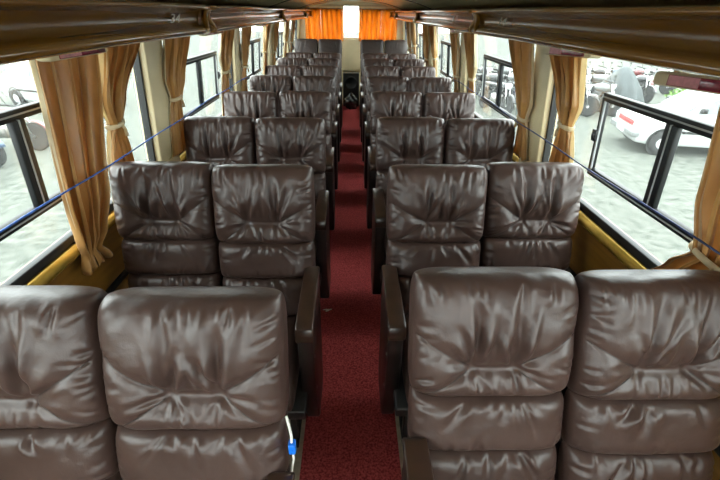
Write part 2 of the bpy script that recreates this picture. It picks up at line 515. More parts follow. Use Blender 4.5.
# ------------------------------------------------------------------ floor, walls, ceiling
LEAN = R(5.0)
def lean_in(o, sx):
    # the upper side walls lean inwards about the sill
    o.matrix_local = Matrix.Translation((sx * WX, 0, .95)) @ Matrix.Rotation(-sx * LEAN, 4, 'Y') @ Matrix.Translation((-sx * WX, 0, -.95)) @ o.matrix_local
    return o
WX = 1.12
Y0, Y1 = -1.8, 9.2
tag(box('floor', -WX - .05, WX + .05, Y0, Y1, -.08, 0, FLOORM), kind='structure')
tag(box('aisle_carpet', -.22, .22, Y0 + .3, 8.95, 0, .007, CARPET), 'long red carpet runner along the aisle between the seats', 'carpet')
# step under the back bench
for nm, sx in (('left', -1), ('right', 1)):
    tag(box('trim_bench_platform_' + nm, *sorted((sx * .2, sx * (WX - .02))), 7.62, 9.18, .0, .13, FLOORM, bevel=.01), kind='structure')

PIL = [-1.15, .60, 2.34, 4.09, 5.84, 7.59]
SILL, TOPG = .945, 1.665
for nm, sx in (('left', -1), ('right', 1)):
    w = empty('wall_' + nm, (0, 0, 0)); tag(w, kind='structure')
    def wb(name, xa, xb, *a, **k):
        return box(name, *sorted((sx * xa, sx * xb)), *a, parent=w, **k)
    wb('lower_panel', WX, WX + .05, Y0, Y1, 0, SILL, WALLWOOD)
    lean_in(wb('upper_panel', WX, WX + .05, Y0, Y1, TOPG, 1.86, CEIL), sx)
    for p in PIL + [9.1]:
        lean_in(wb('pillar', WX - .035, WX + .05, p - .11, p + .11, SILL - .02, TOPG + .01, BEIGE, bevel=.008), sx)
    for p in PIL[1:]:
        wb('pillar', WX - .05, WX + .001, p - .115, p + .115, .86, .975, BEIGE, bevel=.008)
    # varnished rail under the glass and the rubber strip on the sill
    tr = extrude_y('trim_sill_' + nm, [(sx * (WX + .001), .93), (sx * (WX - .020), .93), (sx * (WX - .036), .918), (sx * (WX - .042), .905), (sx * (WX - .036), .89), (sx * (WX - .018), .875), (sx * (WX + .001), .875)], Y0, Y1, BRASS, bevel=.006)
    tag(tr, kind='structure')
    tr = box('trim_rubber_' + nm, *sorted((sx * (WX - .012), sx * (WX + .02))), Y0, Y1, .93, .965, RUBBER, bevel=.004)
    tag(tr, kind='structure')
    tr = box('trim_panel_rail_' + nm, *sorted((sx * (WX - .014), sx * (WX + .01))), Y0, Y1, .60, .63, RUBBER, bevel=.004)
    tag(tr, kind='structure')
    tag(box('baseboard_' + nm, *sorted((sx * (WX - .02), sx * (WX + .01))), Y0, Y1, 0, .10, STEEL_D, bevel=.004), kind='structure')

# ceiling: arched vinyl lining
prof = []
for k in range(25):
    a = -1 + 2 * k / 24
    prof.append((a * .98, 1.775 + .155 * (1 - abs(a) ** 2.4)))
prof2 = prof + [(x, z + .05) for x, z in prof[::-1]]
tag(extrude_y('ceiling', prof2, Y0, Y1 + .05, CEIL, smooth=False), kind='structure')
tag(box('roof_skin', -1.2, 1.2, Y0, Y1 + .05, 1.99, 2.03, WHITEP), kind='structure')
S.objects['roof_skin'].name = 'trim_roof'
for nm, sx in (('left', -1), ('right', 1)):
    tag(box('trim_cove_' + nm, *sorted((sx * .97, sx * 1.2)), Y0, Y1 + .05, 1.80, 2.0, CEIL), kind='structure')
for i, y in enumerate((5.3, 8.1)):
    pr = []
    for k in range(25):
        a = -1 + 2 * k / 24
        pr.append((a * .95, 1.772 + .155 * (1 - abs(a) ** 2.4)))
    t = extrude_y('trim_ceiling_seam_%d' % (i + 1), pr + [(x, z + .006) for x, z in pr[::-1]], y - .012, y + .012, SHELL)
    tag(t, kind='structure')

# front end of the bus behind the camera: low wall and windscreen surround
w = empty('wall_front'); tag(w, kind='structure')
box('lower_panel', -WX - .05, WX + .05, Y0 - .05, Y0, -.08, .92, WALLWOOD, w)
box('header_panel', -WX - .05, WX + .05, Y0 - .05, Y0, 1.74, 2.03, CEIL, w)
g = tag(box('window_front', -WX, WX, Y0 - .03, Y0 - .024, .92, 1.74, GLASS), kind='structure')

# rear wall with the wide rear window
w = empty('wall_rear'); tag(w, kind='structure')
box('lower_panel', -WX - .05, WX + .05, Y1, Y1 + .05, -.08, 1.27, BEIGE, w)
box('header_panel', -WX - .05, WX + .05, Y1, Y1 + .05, 1.86, 2.03, CEIL, w)
for sx in (-1, 1):
    box('header_panel', *sorted((sx * .15, sx * .93)), Y1 - .01, Y1 + .05, 1.775, 1.87, CEIL, w)
for sx in (-1, 1):
    box('side_panel', *sorted((sx * .93, sx * (WX + .05))), Y1, Y1 + .05, 1.27, 1.86, CEIL, w)
g = empty('window_rear'); tag(g, kind='structure')
box('glass_pane', -.93, .93, Y1 + .02, Y1 + .026, 1.27, 1.86, GLASS, g)
bm = bmesh.new()
add_box(bm, -.94, .94, Y1 - .012, Y1 + .03, 1.255, 1.285); add_box(bm, -.94, .94, Y1 - .012, Y1 + .03, 1.845, 1.87)
for x in (-.94, .91): add_box(bm, x, x + .03, Y1 - .012, Y1 + .03, 1.27, 1.86)
bm_obj('window_frame', bm, BEIGE, g, bevel=.004)
tag(box('trim_rear_panel', -.175, .175, Y1 - .05, Y1, .66, 1.262, BEIGE, bevel=.012), kind='structure')

# side windows: bonded glass with a black sliding vent in the middle
wn = 0
for nm, sx in (('left', -1), ('right', 1)):
    for a, b in zip(PIL, PIL[1:] + [9.1]):
        wn += 1
        y0, y1 = a + .11, b - .11
        W_ = empty('window_%d' % wn); tag(W_, kind='structure')
        def wb(name, xa, xb, *q, **k):
            return box(name, *sorted((sx * xa, sx * xb)), *q, parent=W_, **k)
        wb('glass_pane', WX + .020, WX + .026, y0, y1, SILL + .01, TOPG, GLASS)
        bm = bmesh.new()
        for yy in (y0, y1 - .018):
            add_box(bm, *sorted((sx * (WX - .004), sx * (WX + .03))), yy, yy + .018, SILL + .02, TOPG)
        bm_obj('rubber_seal', bm, RUBBER, W_)
        f0, f1 = a + .14, min(a + 1.13, b - .1)
        zb, zt = 1.12, 1.475
        xi, xo = sx * (WX - .022), sx * (WX + .002)
        xs = sorted((xi, xo))
        bm = bmesh.new()
        add_box(bm, *xs, f0, f1, zb, zb + .034); add_box(bm, *xs, f0, f1, zt - .034, zt)
        add_box(bm, *xs, f0, f0 + .03, zb, zt); add_box(bm, *xs, f1 - .018, f1, zb, zt)
        bm_obj('sliding_frame', bm, ALU, W_, bevel=.003)
        ym = f0 + (f1 - f0) * .57
        bm = bmesh.new(); add_box(bm, *sorted((sx * (WX - .028), sx * (WX - .006))), ym - .028, ym + .028, zb + .03, zt - .03)
        bm_obj('mullion', bm, ALU, W_, bevel=.004)
        bm = bmesh.new()
        xs2 = sorted((sx * (WX - .0245), sx * (WX - .018)))
        add_box(bm, *xs2, f0, f1, zb + .013, zb + .018); add_box(bm, *xs2, f0, f1, zt - .018, zt - .013)
        xs3 = sorted((sx * (WX - .030), sx * (WX - .02)))
        add_box(bm, *xs3, ym - .004, ym + .002, zb + .03, zt - .03)
        add_box(bm, *xs2, f1 - .028, f1 - .018, zb + .03, zt - .03)
        bm_obj('silver_track', bm, SILVER, W_)
        bm = bmesh.new(); add_box(bm, *sorted((sx * (WX - .036), sx * (WX - .02))), f1 - .026, f1 + .003, 1.275, 1.325)
        add_box(bm, *sorted((sx * (WX - .044), sx * (WX - .03))), f1 - .022, f1 - .008, 1.29, 1.31)
        bm_obj('latch', bm, BLACKP, W_, bevel=.003)
        lean_in(W_, sx)

# ------------------------------------------------------------------ luggage racks
def rack_profile(sx):
    # (x, z) from the wall round the front lip, the face and back over the top
    P = [(1.03, 1.678), (.95, 1.672), (.86, 1.655), (.815, 1.644), (.79, 1.640), (.772, 1.646), (.764, 1.658), (.768, 1.670), (.782, 1.680),
         (.797, 1.688), (.800, 1.705), (.797, 1.725), (.788, 1.741), (.772, 1.750), (.760, 1.754), (.755, 1.763), (.762, 1.773), (.79, 1.768), (.90, 1.768), (1.03, 1.768)]
    return [(sx * x, z) for x, z in P]

def text_obj(body, size, mat, parent, name):
    c = bpy.data.curves.new('lettering', 'FONT'); c.body = body; c.size = size; c.extrude = .0006
    c.align_x = 'CENTER'; c.align_y = 'CENTER'; c.shear = .35
    t = bpy.data.objects.new('tmp', c); COL.objects.link(t)
    dg = bpy.context.evaluated_depsgraph_get(); dg.update()
    me = bpy.data.meshes.new_from_object(t.evaluated_get(dg))
    bpy.data.objects.remove(t)
    me.materials.clear()
    return link(name, me, mat, parent)

where = ['nearest the camera', 'second from the camera', 'third from the camera', 'at the rear of the bus']
for nm, sx in (('left', -1), ('right', 1)):
    JO = [-1.75, 2.50, 5.30, 8.0, 9.04] if sx < 0 else [-1.75, 2.84, 5.45, 8.0, 9.04]
    for i in range(4):
        a, b = JO[i] + .004, JO[i + 1] - .004
        rk = empty('luggage_rack', (0, a, 0))
        tag(rk, 'varnished brown wooden luggage rack above the %s windows, section %s' % (nm, where[i]), 'luggage rack', 'wooden overhead racks')
        P = rack_profile(sx)
        rg = random.Random(i + (sx + 1) * 10); ph = rg.uniform(0, 6)
        L = b - a
        def wob(x, y, z):
            return (x + sx * .0025 * math.sin(5.1 * y + ph) * (abs(x) < .85), y, z + .0018 * math.sin(3.3 * y + ph + 3 * x))
        body = [p for p in P if True]
        extrude_y('rack_body', body, 0, L, RACKWOOD, rk, ny=max(8, int(L * 9)), smooth=True, wob=wob)
        # glossy rolled lip and upper bead
        lip = [(sx * (.785 + .024 * math.cos(t)), 1.657 + .019 * math.sin(t)) for t in [2 * PI * k / 16 for k in range(16)]]
        extrude_y('lip_moulding', lip, -.0, L, RACKLIP, rk, ny=max(8, int(L * 9)), smooth=True, wob=wob)
        bead = [(sx * (.760 + .012 * math.cos(t)), 1.762 + .0105 * math.sin(t)) for t in [2 * PI * k / 12 for k in range(12)]]
        extrude_y('top_bead', bead, 0, L, RACKLIP, rk, ny=max(8, int(L * 9)), smooth=True, wob=wob)
        # moulded end ribs that sweep up from the lip to the bead
        for ye, s in ((.0, 1), (L, -1)):
            pts = [(.79, 1.645), (.768, 1.660), (.778, 1.690), (.787, 1.712), (.780, 1.738), (.764, 1.756)]
            cv = []
            for k, (x, z) in enumerate(pts):
                t = k / (len(pts) - 1)
                cv.append((sx * x, ye + s * (.012 + .085 * (1 - t) ** 2.2), z))
            tube('end_rib', cv, [.012, .015, .015, .014, .012, .010], RACKLIP, rk, 10)
        txt = {(-1, 0): ('34', 2.04), (-1, 1): ('7', 3.36), (1, 0): ('14', 2.36), (1, 1): ('6', 3.5)}.get((sx, i))
        if txt:
            t = text_obj(txt[0], .05, WHITEP, rk, 'seat_number')
            # lettering reads from the aisle
            t.rotation_euler = (R(90), 0, R(90) if sx < 0 else R(-90))
            t.location = (sx * .7825, txt[1] - a, 1.713)
            t.scale = (2.4, 1, 1)
# ------------------------------------------------------------------ lamp strips under the racks
for sx, nm, ys in ((-1, 'left', (1.54, 3.1, 4.9)), (1, 'right', (1.13, 1.90, 4.0))):
    for k, y in enumerate(ys):
        L = .34 if k == 0 else .42
        o = empty('marker_lamp', (sx * .955, y, 1.622 if sx < 0 else (1.594, 1.612, 1.615)[k]))
        wh = ['above the nearest %s curtain' % nm, 'beside the first %s pillar curtain' % nm if sx > 0 else 'over the second left window', 'over the farther %s window' % nm][k]
        tag(o, 'slim cream lamp strip with maroon lens, under the rack, ' + wh, 'lamp', 'maroon lamp strips')
        for yy in (-L * .3, L * .3):
            bm = bmesh.new(); add_box(bm, -.01, .02, yy - .012, yy + .012, .018, 1.677 - o.location.z)
            bm_obj('bracket', bm, BEIGE, o)
        if sx > 0: o.rotation_euler = (-.05, 0, 0)
        bm = bmesh.new(); add_box(bm, -.028, .028, -L / 2, L / 2, -.020, .020)
        bm_obj('housing', bm, BEIGE, o, bevel=.012, segs=3)
        xs = sorted((-sx * .0275, -sx * .031))
        bm = bmesh.new(); add_box(bm, *xs, -L / 2 + .04, L / 2 - .07 if sx > 0 else L / 2 - .03, -.015, .014)
        bm_obj('lens', bm, MAROON, o, bevel=.0012)
        xs = sorted((-sx * .0305, -sx * .0325))
        a0 = L / 2 - .19 if sx > 0 else -L / 2 + .04
        bm = bmesh.new(); add_box(bm, *xs, a0, a0 + .115, -.013, .013)
        bm_obj('pink_sticker', bm, PINKL, o)

# ------------------------------------------------------------------ curtains
def interp(keys, z):
    keys = sorted(keys, key=lambda k: -k[0])
    if z >= keys[0][0]: return keys[0][1:]
    for a, b in zip(keys, keys[1:]):
        if a[0] >= z >= b[0]:
            t = (a[0] - z) / (a[0] - b[0]); t = .45 * t + .55 * t * t * (3 - 2 * t)
            return tuple(a[i] + (b[i] - a[i]) * t for i in range(1, len(a)))
    return keys[-1][1:]

def sheet(name, sx, keys, n, seed, mat, parent, xoff=0.0, s0=0.0, s1=1.0, ns=120, nz=56, thick=.0015, wall=1.078, hem=0.0):
    """pleated cloth hanging along a side wall. keys: (z, ya, yb, pleat depth)"""
    rg = random.Random(seed)
    ph = rg.uniform(0, 6); ph2 = rg.uniform(0, 6)
    zt = max(k[0] for k in keys); zb = min(k[0] for k in keys)
    verts, faces = [], []
    for j in range(nz + 1):
        z = zt + (zb - zt) * j / nz
        ya, yb, amp = interp(keys, z)
        for i in range(ns + 1):
            s = s0 + (s1 - s0) * i / ns
            q = s + .025 * math.sin(2 * PI * s * 2 + ph2)
            wv = math.sin(2 * PI * n * q + ph + .5 * math.sin(3 * z + ph))
            wv = wv * .7 + .3 * math.sin(2 * PI * n * .43 * q + ph2) + .22 * math.sin(2 * PI * n * 2.3 * q + ph2 + z * 3)
            wx = wall - .085 * (z - .95) - amp * (.5 + .5 * wv) + xoff
            y = ya + (yb - ya) * s + amp * .35 * math.cos(2 * PI * n * q + ph) 
            zz = z + hem * math.sin(2 * PI * n * q + ph2) * (j / nz) ** 8
            verts.append((sx * wx, y, zz))
    for j in range(nz):
        for i in range(ns):
            a = j * (ns + 1) + i
            faces.append((a, a + 1, a + ns + 2, a + ns + 1))
    o = mesh_from(name, verts, faces, mat, parent)
    md = o.modifiers.new('solid', 'SOLIDIFY'); md.thickness = thick; md.offset = 0
    return o

def curtain(sx, keys, n, seed, label, tie=None, edge=1, hem=.01, lining=.16):
    """edge: which end (+1 far, -1 near) shows the cream lining"""
    yc = (keys[0][1] + keys[0][2]) / 2
    o = empty('window_curtain', (0, 0, 0))
    tag(o, label, 'curtain', 'tan satin window curtains')
    cl = sheet('cloth', sx, keys, n, seed, CURT, o, hem=hem)
    # cream lining folded round one edge
    s0, s1 = (.94, 1 + lining) if edge > 0 else (-lining, .06)
    sheet('lining', sx, keys, n, seed, CURT_L, o, xoff=.006, s0=s0, s1=s1, ns=14, hem=hem)
    if tie:
        z, ya, yb, am = tie[0], *interp(keys, tie[0])
        bm = bmesh.new()
        cx, cy = sx * (1.078 - .085 * (z - .95) - am / 2 + .006), (ya + yb) / 2
        rx, ry = am / 2 + .008, (yb - ya) / 2 + .018
        N = 24; rings = []
        pts = [(cx + rx * math.cos(2 * PI * k / N), cy + ry * math.sin(2 * PI * k / N), z + .006 * math.sin(2 * PI * k / N)) for k in range(N)]
        for k in range(N):
            p = Vector(pts[k]); t = (Vector(pts[(k + 1) % N]) - Vector(pts[k - 1])).normalized()
            a = Vector((0, 0, 1)); b_ = t.cross(a).normalized()
            rings.append([bm.verts.new(p + a * .011 * math.sin(2 * PI * m / 8) + b_ * .006 * math.cos(2 * PI * m / 8)) for m in range(8)])
        for k in range(N):
            for m in range(8):
                bm.faces.new((rings[k][m], rings[(k + 1) % N][m], rings[(k + 1) % N][(m + 1) % 8], rings[k][(m + 1) % 8]))
        bm_obj('tieback', bm, CURT_L, o, smooth=True)
        tube('tie_end', [(cx - sx * rx, cy, z), (cx - sx * (rx + .006), cy + .008, z - .025), (cx - sx * (rx + .004), cy + .012, z - .055)], [.007, .006, .008], CURT_L, o, 6)
    return o

# the two big curtains nearest the camera
curtain(-1, [(1.655, 1.37, 1.755, .05), (1.10, 1.34, 1.60, .06), (.95, 1.36, 1.52, .055), (.90, 1.38, 1.46, .045), (.84, 1.35, 1.50, .06)], 4.4, 3,
        'long tan curtain nearest the camera on the left, hanging straight to a bunched hem', edge=-1, lining=.04, hem=.02)
curtain(1, [(1.655, .58, 1.13, .045), (1.30, .70, 1.07, .055), (1.14, .80, 1.02, .045), (1.06, .77, 1.09, .055), (.94, .72, 1.17, .055)], 5.0, 9,
        'tan curtain at the right edge of the photo, bunched beside the nearest window seat', tie=(1.14,), edge=1, hem=.03, lining=.03)
# pairs beside every pillar
nth = ['first', 'second', 'third', 'fourth']
for sx, nm in ((-1, 'left'), (1, 'right')):
    for i, p in enumerate(PIL[2:]):
        for d, wd in ((-1, 'near'), (1, 'far')):
            if d < 0:
                ya, yb = p - (.54 if sx < 0 else .44), p - (.19 if sx < 0 else .11)
            else:
                ya, yb = p + .13, p + .50
            zt = 1.655; rg = random.Random(i * 7 + d + sx * 3)
            zk = (1.27 if sx < 0 else 1.21) + rg.uniform(-.02, .03) + (.05 if d < 0 else 0)
            nk = (p - (.53 if sx < 0 else .43) if d < 0 else p + .13) + rg.uniform(-.02, .02)
            keys = [(zt, ya, yb, .045), (zk + .10, nk - .085, nk + .085, .055), (zk, nk - .036, nk + .036, .040),
                    (zk - .05, nk - .06, nk + .06, .026), (zk - .13, nk - .085, nk + .085, .022), (.97, nk - .11, nk + .11, .022)]
            curtain(sx, keys, 4.2, 40 + i * 5 + d + sx * 17,
                    'tied tan curtain on the %s side of the %s pillar along the %s windows' % (wd, nth[i], nm), tie=(zk,), edge=-1, lining=.05)

# orange curtains across the rear window
def rear_curtain(xa, xb, zt, zb, n, seed, label):
    rg = random.Random(seed); ph = rg.uniform(0, 6)
    verts, faces = [], []
    ns, nz = 80, 14
    for j in range(nz + 1):
        z = zt + (zb - zt) * j / nz
        for i in range(ns + 1):
            s = i / ns
            verts.append((xa + (xb - xa) * s, Y1 - .06 - .03 * math.sin(2 * PI * n * s + ph + .3 * math.sin(4 * z)) - .008 * math.sin(4 * PI * n * s), z))
    for j in range(nz):
        for i in range(ns):
            a = j * (ns + 1) + i
            faces.append((a, a + 1, a + ns + 2, a + ns + 1))
    root = empty('rear_curtain')
    tag(root, label, 'curtain', 'orange rear window curtains')
    o = mesh_from('cloth', verts, faces, CURT_B, root)
    md = o.modifiers.new('solid', 'SOLIDIFY'); md.thickness = .002
    tube('curtain_rod', [(xa, Y1 - .06, zt), (xb, Y1 - .06, zt)], .008, METAL, root)
rear_curtain(-.60, -.155, 1.80, 1.22, 4.5, 1, 'bright orange rear curtain just left of the white rear window gap')
rear_curtain(-.92, -.605, 1.80, 1.22, 3, 2, 'orange rear curtain at the far left end of the rear window')
rear_curtain(.155, .60, 1.80, 1.22, 4.5, 5, 'bright orange rear curtain just right of the white rear window gap')
rear_curtain(.605, .93, 1.80, 1.22, 3, 6, 'orange rear curtain at the far right end of the rear window')

# ------------------------------------------------------------------ cords along the walls
def cord(sx, label, mat, z0, ya, yb):
    pts = []
    for k in range(61):
        y = ya + (yb - ya) * k / 60
        pts.append((sx * (.985 + .002 * math.sin(5 * y)), y, z0 + .006 * math.sin(2.1 * y + 1) + .003 * math.sin(7 * y)))
    o = tube('cord', pts, .0032, mat, None, 6)
    tag(o, label, 'cord', 'cords along the walls')
cord(-1, 'thin blue cord stretched along the left windows in front of the curtains', BLUECORD, 1.20, .25, 4.1)
cord(1, 'thin dark navy cord stretched along the right windows', DARKCORD, 1.20, .25, 4.1)

# ------------------------------------------------------------------ small things in the aisle
sp = empty('speaker', (0, 8.72, .008))
tag(sp, 'black speaker box standing at the far end of the aisle below the beige panel', 'speaker')
bm = bmesh.new(); add_box(bm, -.165, .165, -.0, .26, .0, .66); bm_obj('cabinet', bm, BLACKP, sp, bevel=.02)
bm = bmesh.new(); add_lathe(bm, [(.13, 0), (.13, -.012), (.115, -.014), (.10, .0), (.05, .03), (.03, .02), (0.0001, .01)], (0, -.004, .47), 'Y', 28)
bm_obj('cone', bm, RUBBER, sp, smooth=True)
bm = bmesh.new(); bmesh.ops.create_icosphere(bm, subdivisions=4, radius=1)
rg = random.Random(5)
for v in bm.verts:
    n_ = .10 * math.sin(7 * v.co.x + 5 * v.co.z) + .09 * math.sin(9 * v.co.y + 6 * v.co.z + 2) + .06 * math.sin(15 * v.co.z + 4 * v.co.x)
    v.co *= 1 + n_
    v.co.z = max(v.co.z, -.75)
    t = max(0, v.co.z - .5); v.co.x *= 1 - t * .8; v.co.y *= 1 - t * .8
    v.co = Vector((v.co.x * .135, v.co.y * .11, (v.co.z + .75) * .16))
zmin = min(v.co.z for v in bm.verts)
bagroot = empty('bag', (-.005, 8.54, .0075))
tag(bagroot, 'crumpled dark grey bag on the carpet in front of the black speaker', 'bag')
for v in bm.verts: v.co.z -= zmin
bm_obj('sack', bm, BAGM, bagroot, smooth=True)
tube('knot', [(0, 0, .25), (.01, 0, .285), (.03, .0, .31)], [.03, .014, .03], BAGM, bagroot, 8)

bm = bmesh.new()
N = 14; c = bm.verts.new((0, 0, .012)); ring = []
for k in range(N):
    a = 2 * PI * k / N; r = .016 + .008 * math.sin(3 * a) + .004 * math.sin(5 * a)
    ring.append(bm.verts.new((r * 1.4 * math.cos(a), r * .7 * math.sin(a), .004 + .004 * math.sin(4 * a))))
for k in range(N): bm.faces.new((c, ring[k], ring[(k + 1) % N]))
o = bm_obj('paper_scrap', bm, mat_simple('paper', (.78, .74, .66), .7), smooth=False); o.location = (-.157, 2.10, .0072)
md = o.modifiers.new('solid', 'SOLIDIFY'); md.thickness = .001
tag(o, 'small crumpled white paper scrap lying on the red carpet', 'paper scrap')

pc = empty('plug_cord', (-.148, .62, .80))
tag(pc, 'white cord with blue plug hanging at the side of the nearest left aisle seat', 'cord')
tube('cable', [(-.012, .03, .075), (-.006, .02, .05), (.0, .008, .025), (.0, .0, .012)], .0035, WHITEP, pc, 6)
bm = bmesh.new(); add_box(bm, -.008, .010, -.011, .011, -.022, .014)
bm_obj('blue_plug', bm, BLUEPL, pc, bevel=.004, segs=3)
tube('cable', [(.0, .0, -.02), (.002, -.004, -.05), (-.004, -.01, -.085), (-.012, -.012, -.13)], .0028, WHITEP, pc, 6)

# ------------------------------------------------------------------ outside
GZ = -1.0
GROUND = mat_simple('dusty_gravel', (.066, .073, .062), .95, nscale=7, bump=1, bscale=40, spec=.1, col2=(.13, .136, .12))
bm = bmesh.new(); add_box(bm, -60, 60, -30, 70, GZ - .1, GZ)
tag(bm_obj('ground', bm, GROUND), kind='structure')

TYRE = mat_simple('tyre', (.02, .02, .02), .8)
CHROME = mat_simple('chrome', (.6, .6, .6), .2, metal=1)
CARW = mat_simple('white_car_paint', (.36, .375, .37), .25, coat=.6)
CARY = mat_simple('yellow_car_paint', (.75, .50, .06), .25, coat=.6)
CARG = mat_simple('car_glass', (.10, .13, .14), .08, coat=.6)
GRILLE = mat_simple('red_grille', (.35, .05, .05), .4)
LENS = mat_simple('headlight_glass', (.65, .68, .66), .12, coat=.6)
def bike_mat(n, c): return mat_simple(n, c, .3, coat=.4)
BPAINT = [bike_mat('bike_blue', (.03, .06, .12)), bike_mat('bike_black', (.03, .03, .032)), bike_mat('bike_red', (.16, .03, .03)), bike_mat('bike_grey', (.16, .17, .17))]

def make_bike(paint):
    """faces -y, origin on the ground"""
    r = empty('motorcycle')
    for y, nm in ((-.62, 'wheel'), (.62, 'wheel')):
        bm = bmesh.new()
        add_lathe(bm, [(.225, -.04), (.285, -.045), (.30, -.02), (.30, .02), (.285, .045), (.225, .04)], (0, 0, 0), 'X', 24)
        wo = bm_obj(nm, bm, TYRE, r, smooth=True); wo.location = (0, y, .30)
        bm = bmesh.new(); add_lathe(bm, [(.05, -.05), (.05, .05)], (0, 0, 0), 'X', 12)
        for k in range(5):
            a = 2 * PI * k / 5
            add_tube(bm, [(0, .04 * math.cos(a), .04 * math.sin(a)), (0, .24 * math.cos(a), .24 * math.sin(a))], .014, 6)
        bm_obj('rim', bm, CHROME, wo)
    bm = bmesh.new()
    for sx in (-1, 1):
        add_tube(bm, [(sx * .07, -.62, .30), (sx * .07, -.42, .92)], .02, 8)
    bm_obj('fork', bm, CHROME, r, smooth=True)
    bm = bmesh.new()
    add_tube(bm, [(0, -.40, .85), (0, -.1, .45), (0, .2, .38), (0, .62, .30)], .035, 8)
    add_tube(bm, [(0, -.36, .80), (0, .25, .66), (0, .8, .72)], .03, 8)
    bm_obj('frame', bm, STEEL_D, r, smooth=True)
    bm = bmesh.new(); add_box(bm, -.13, .13, -.16, .18, .28, .56); bm_obj('engine', bm, METAL, r, bevel=.05, segs=2)
    bm = bmesh.new(); bmesh.ops.create_uvsphere(bm, u_segments=16, v_segments=10, radius=1)
    for v in bm.verts: v.co = Vector((v.co.x * .14, v.co.y * .27 - .14, v.co.z * .13 + .78))
    bm_obj('fuel_tank', bm, paint, r, smooth=True)
    bm = bmesh.new(); add_box(bm, -.12, .12, .06, .72, .74, .82); bm_obj('saddle', bm, BLACKP, r, bevel=.03)
    bm = bmesh.new(); add_box(bm, -.10, .10, .42, .86, .60, .74); bm_obj('tail_fairing', bm, paint, r, bevel=.03)
    tube('handlebar', [(-.34, -.26, 1.00), (-.2, -.38, .97), (0, -.42, .93), (.2, -.38, .97), (.34, -.26, 1.00)], .016, BLACKP, r)
    bm = bmesh.new(); add_lathe(bm, [(.05, .10), (.085, .03), (.09, 0), (.0001, -.012)], (0, -.52, .84), 'Y', 16); bm_obj('headlight', bm, LENS, r, smooth=True)
    bm = bmesh.new()
    for k in range(7):
        pass
    a0, a1 = R(20), R(150)
    vs = []
    for k in range(11):
        a = a0 + (a1 - a0) * k / 10
        vs.append([bm.verts.new((x, -.62 + .34 * math.cos(a) * -1, .30 + .34 * math.sin(a))) for x in (-.06, .06)])
    for k in range(10): bm.faces.new((vs[k][0], vs[k][1], vs[k + 1][1], vs[k + 1][0]))
    fo = bm_obj('mudguard', bm, paint, r, smooth=True); md = fo.modifiers.new('s', 'SOLIDIFY'); md.thickness = .008
    tube('exhaust', [(.14, -.05, .30), (.15, .3, .27), (.16, .78, .36)], [.025, .03, .045], CHROME, r)
    for sx in (-1, 1):
        tube('mirror', [(sx * .2, -.38, .97), (sx * .26, -.36, 1.12), (sx * .27, -.34, 1.14)], [.007, .007, .045], BLACKP, r, 6)
    return r

bikes = [make_bike(p) for p in BPAINT]
cols = ['dark blue', 'black', 'red', 'grey']
used = set()
def put_bike(k, x, y, rz, label):
    o = bikes[k] if k not in used else copy_tree(bikes[k])
    used.add(k)
    o.location = (x, y, GZ); o.rotation_euler = (0, R(5), rz)
    o.rotation_mode = 'XYZ'
    tag(o, label, 'motorcycle', 'motorcycles parked outside')
rg = random.Random(3)
rowname = ['front', 'middle', 'back']
cnt = {}
for ri, y in enumerate((13.2, 15.2, 17.2)):
    n = 0
    x = 4.6 + .3 * ri
    while x < (9.4 + 1.6 * ri):
        if not (ri == 0 and 7.8 < x < 9.4):
            n += 1
            k = rg.randrange(4)
            put_bike(k, x, y + rg.uniform(-.12, .12), rg.uniform(-.3, .3) + (.5 if ri % 2 == 0 else .4),
                     '%s motorcycle parked outside, number %d from the left in the %s row' % (cols[k], n, rowname[ri]))
        x += .78
for j, (x, y) in enumerate(((-7.3, 6.9), (-7.6, 7.8), (-7.5, 8.8))):
    put_bike((1, 0, 2)[j], x, y, 1.2 + .2 * j, '%s motorcycle outside the left windows, %s of the three' % (cols[(1, 0, 2)[j]], ('nearest', 'middle', 'farthest')[j]))

# grey tarpaulin over a parked motorcycle
bm = bmesh.new()
rings = []
NT = 40
for j, (z, r0, l0) in enumerate(((0.02, .42, .95), (.4, .38, .86), (.8, .30, .66), (1.1, .20, .40), (1.32, .09, .18), (1.38, .02, .04))):
    ring = []
    for k in range(NT):
        a = 2 * PI * k / NT
        f = 1 + .09 * math.sin(9 * a + .6 * j) * (1 - j / 6)
        ring.append(bm.verts.new((r0 * math.cos(a) * f, l0 * math.sin(a) * f, z)))
    rings.append(ring)
for a, b in zip(rings, rings[1:]):
    for k in range(NT): bm.faces.new((a[k], a[(k + 1) % NT], b[(k + 1) % NT], b[k]))
bm.faces.new(rings[-1]); bm.faces.new(rings[0][::-1])
o = bm_obj('tarpaulin', bm, mat_simple('grey_tarp', (.05, .06, .062), .6, noise=.2, nscale=6), smooth=True)
o.location = (8.55, 13.3, GZ); o.rotation_euler = (0, 0, .4)
tag(o, 'grey tarpaulin draped into a cone over something parked among the motorcycles', 'tarpaulin')

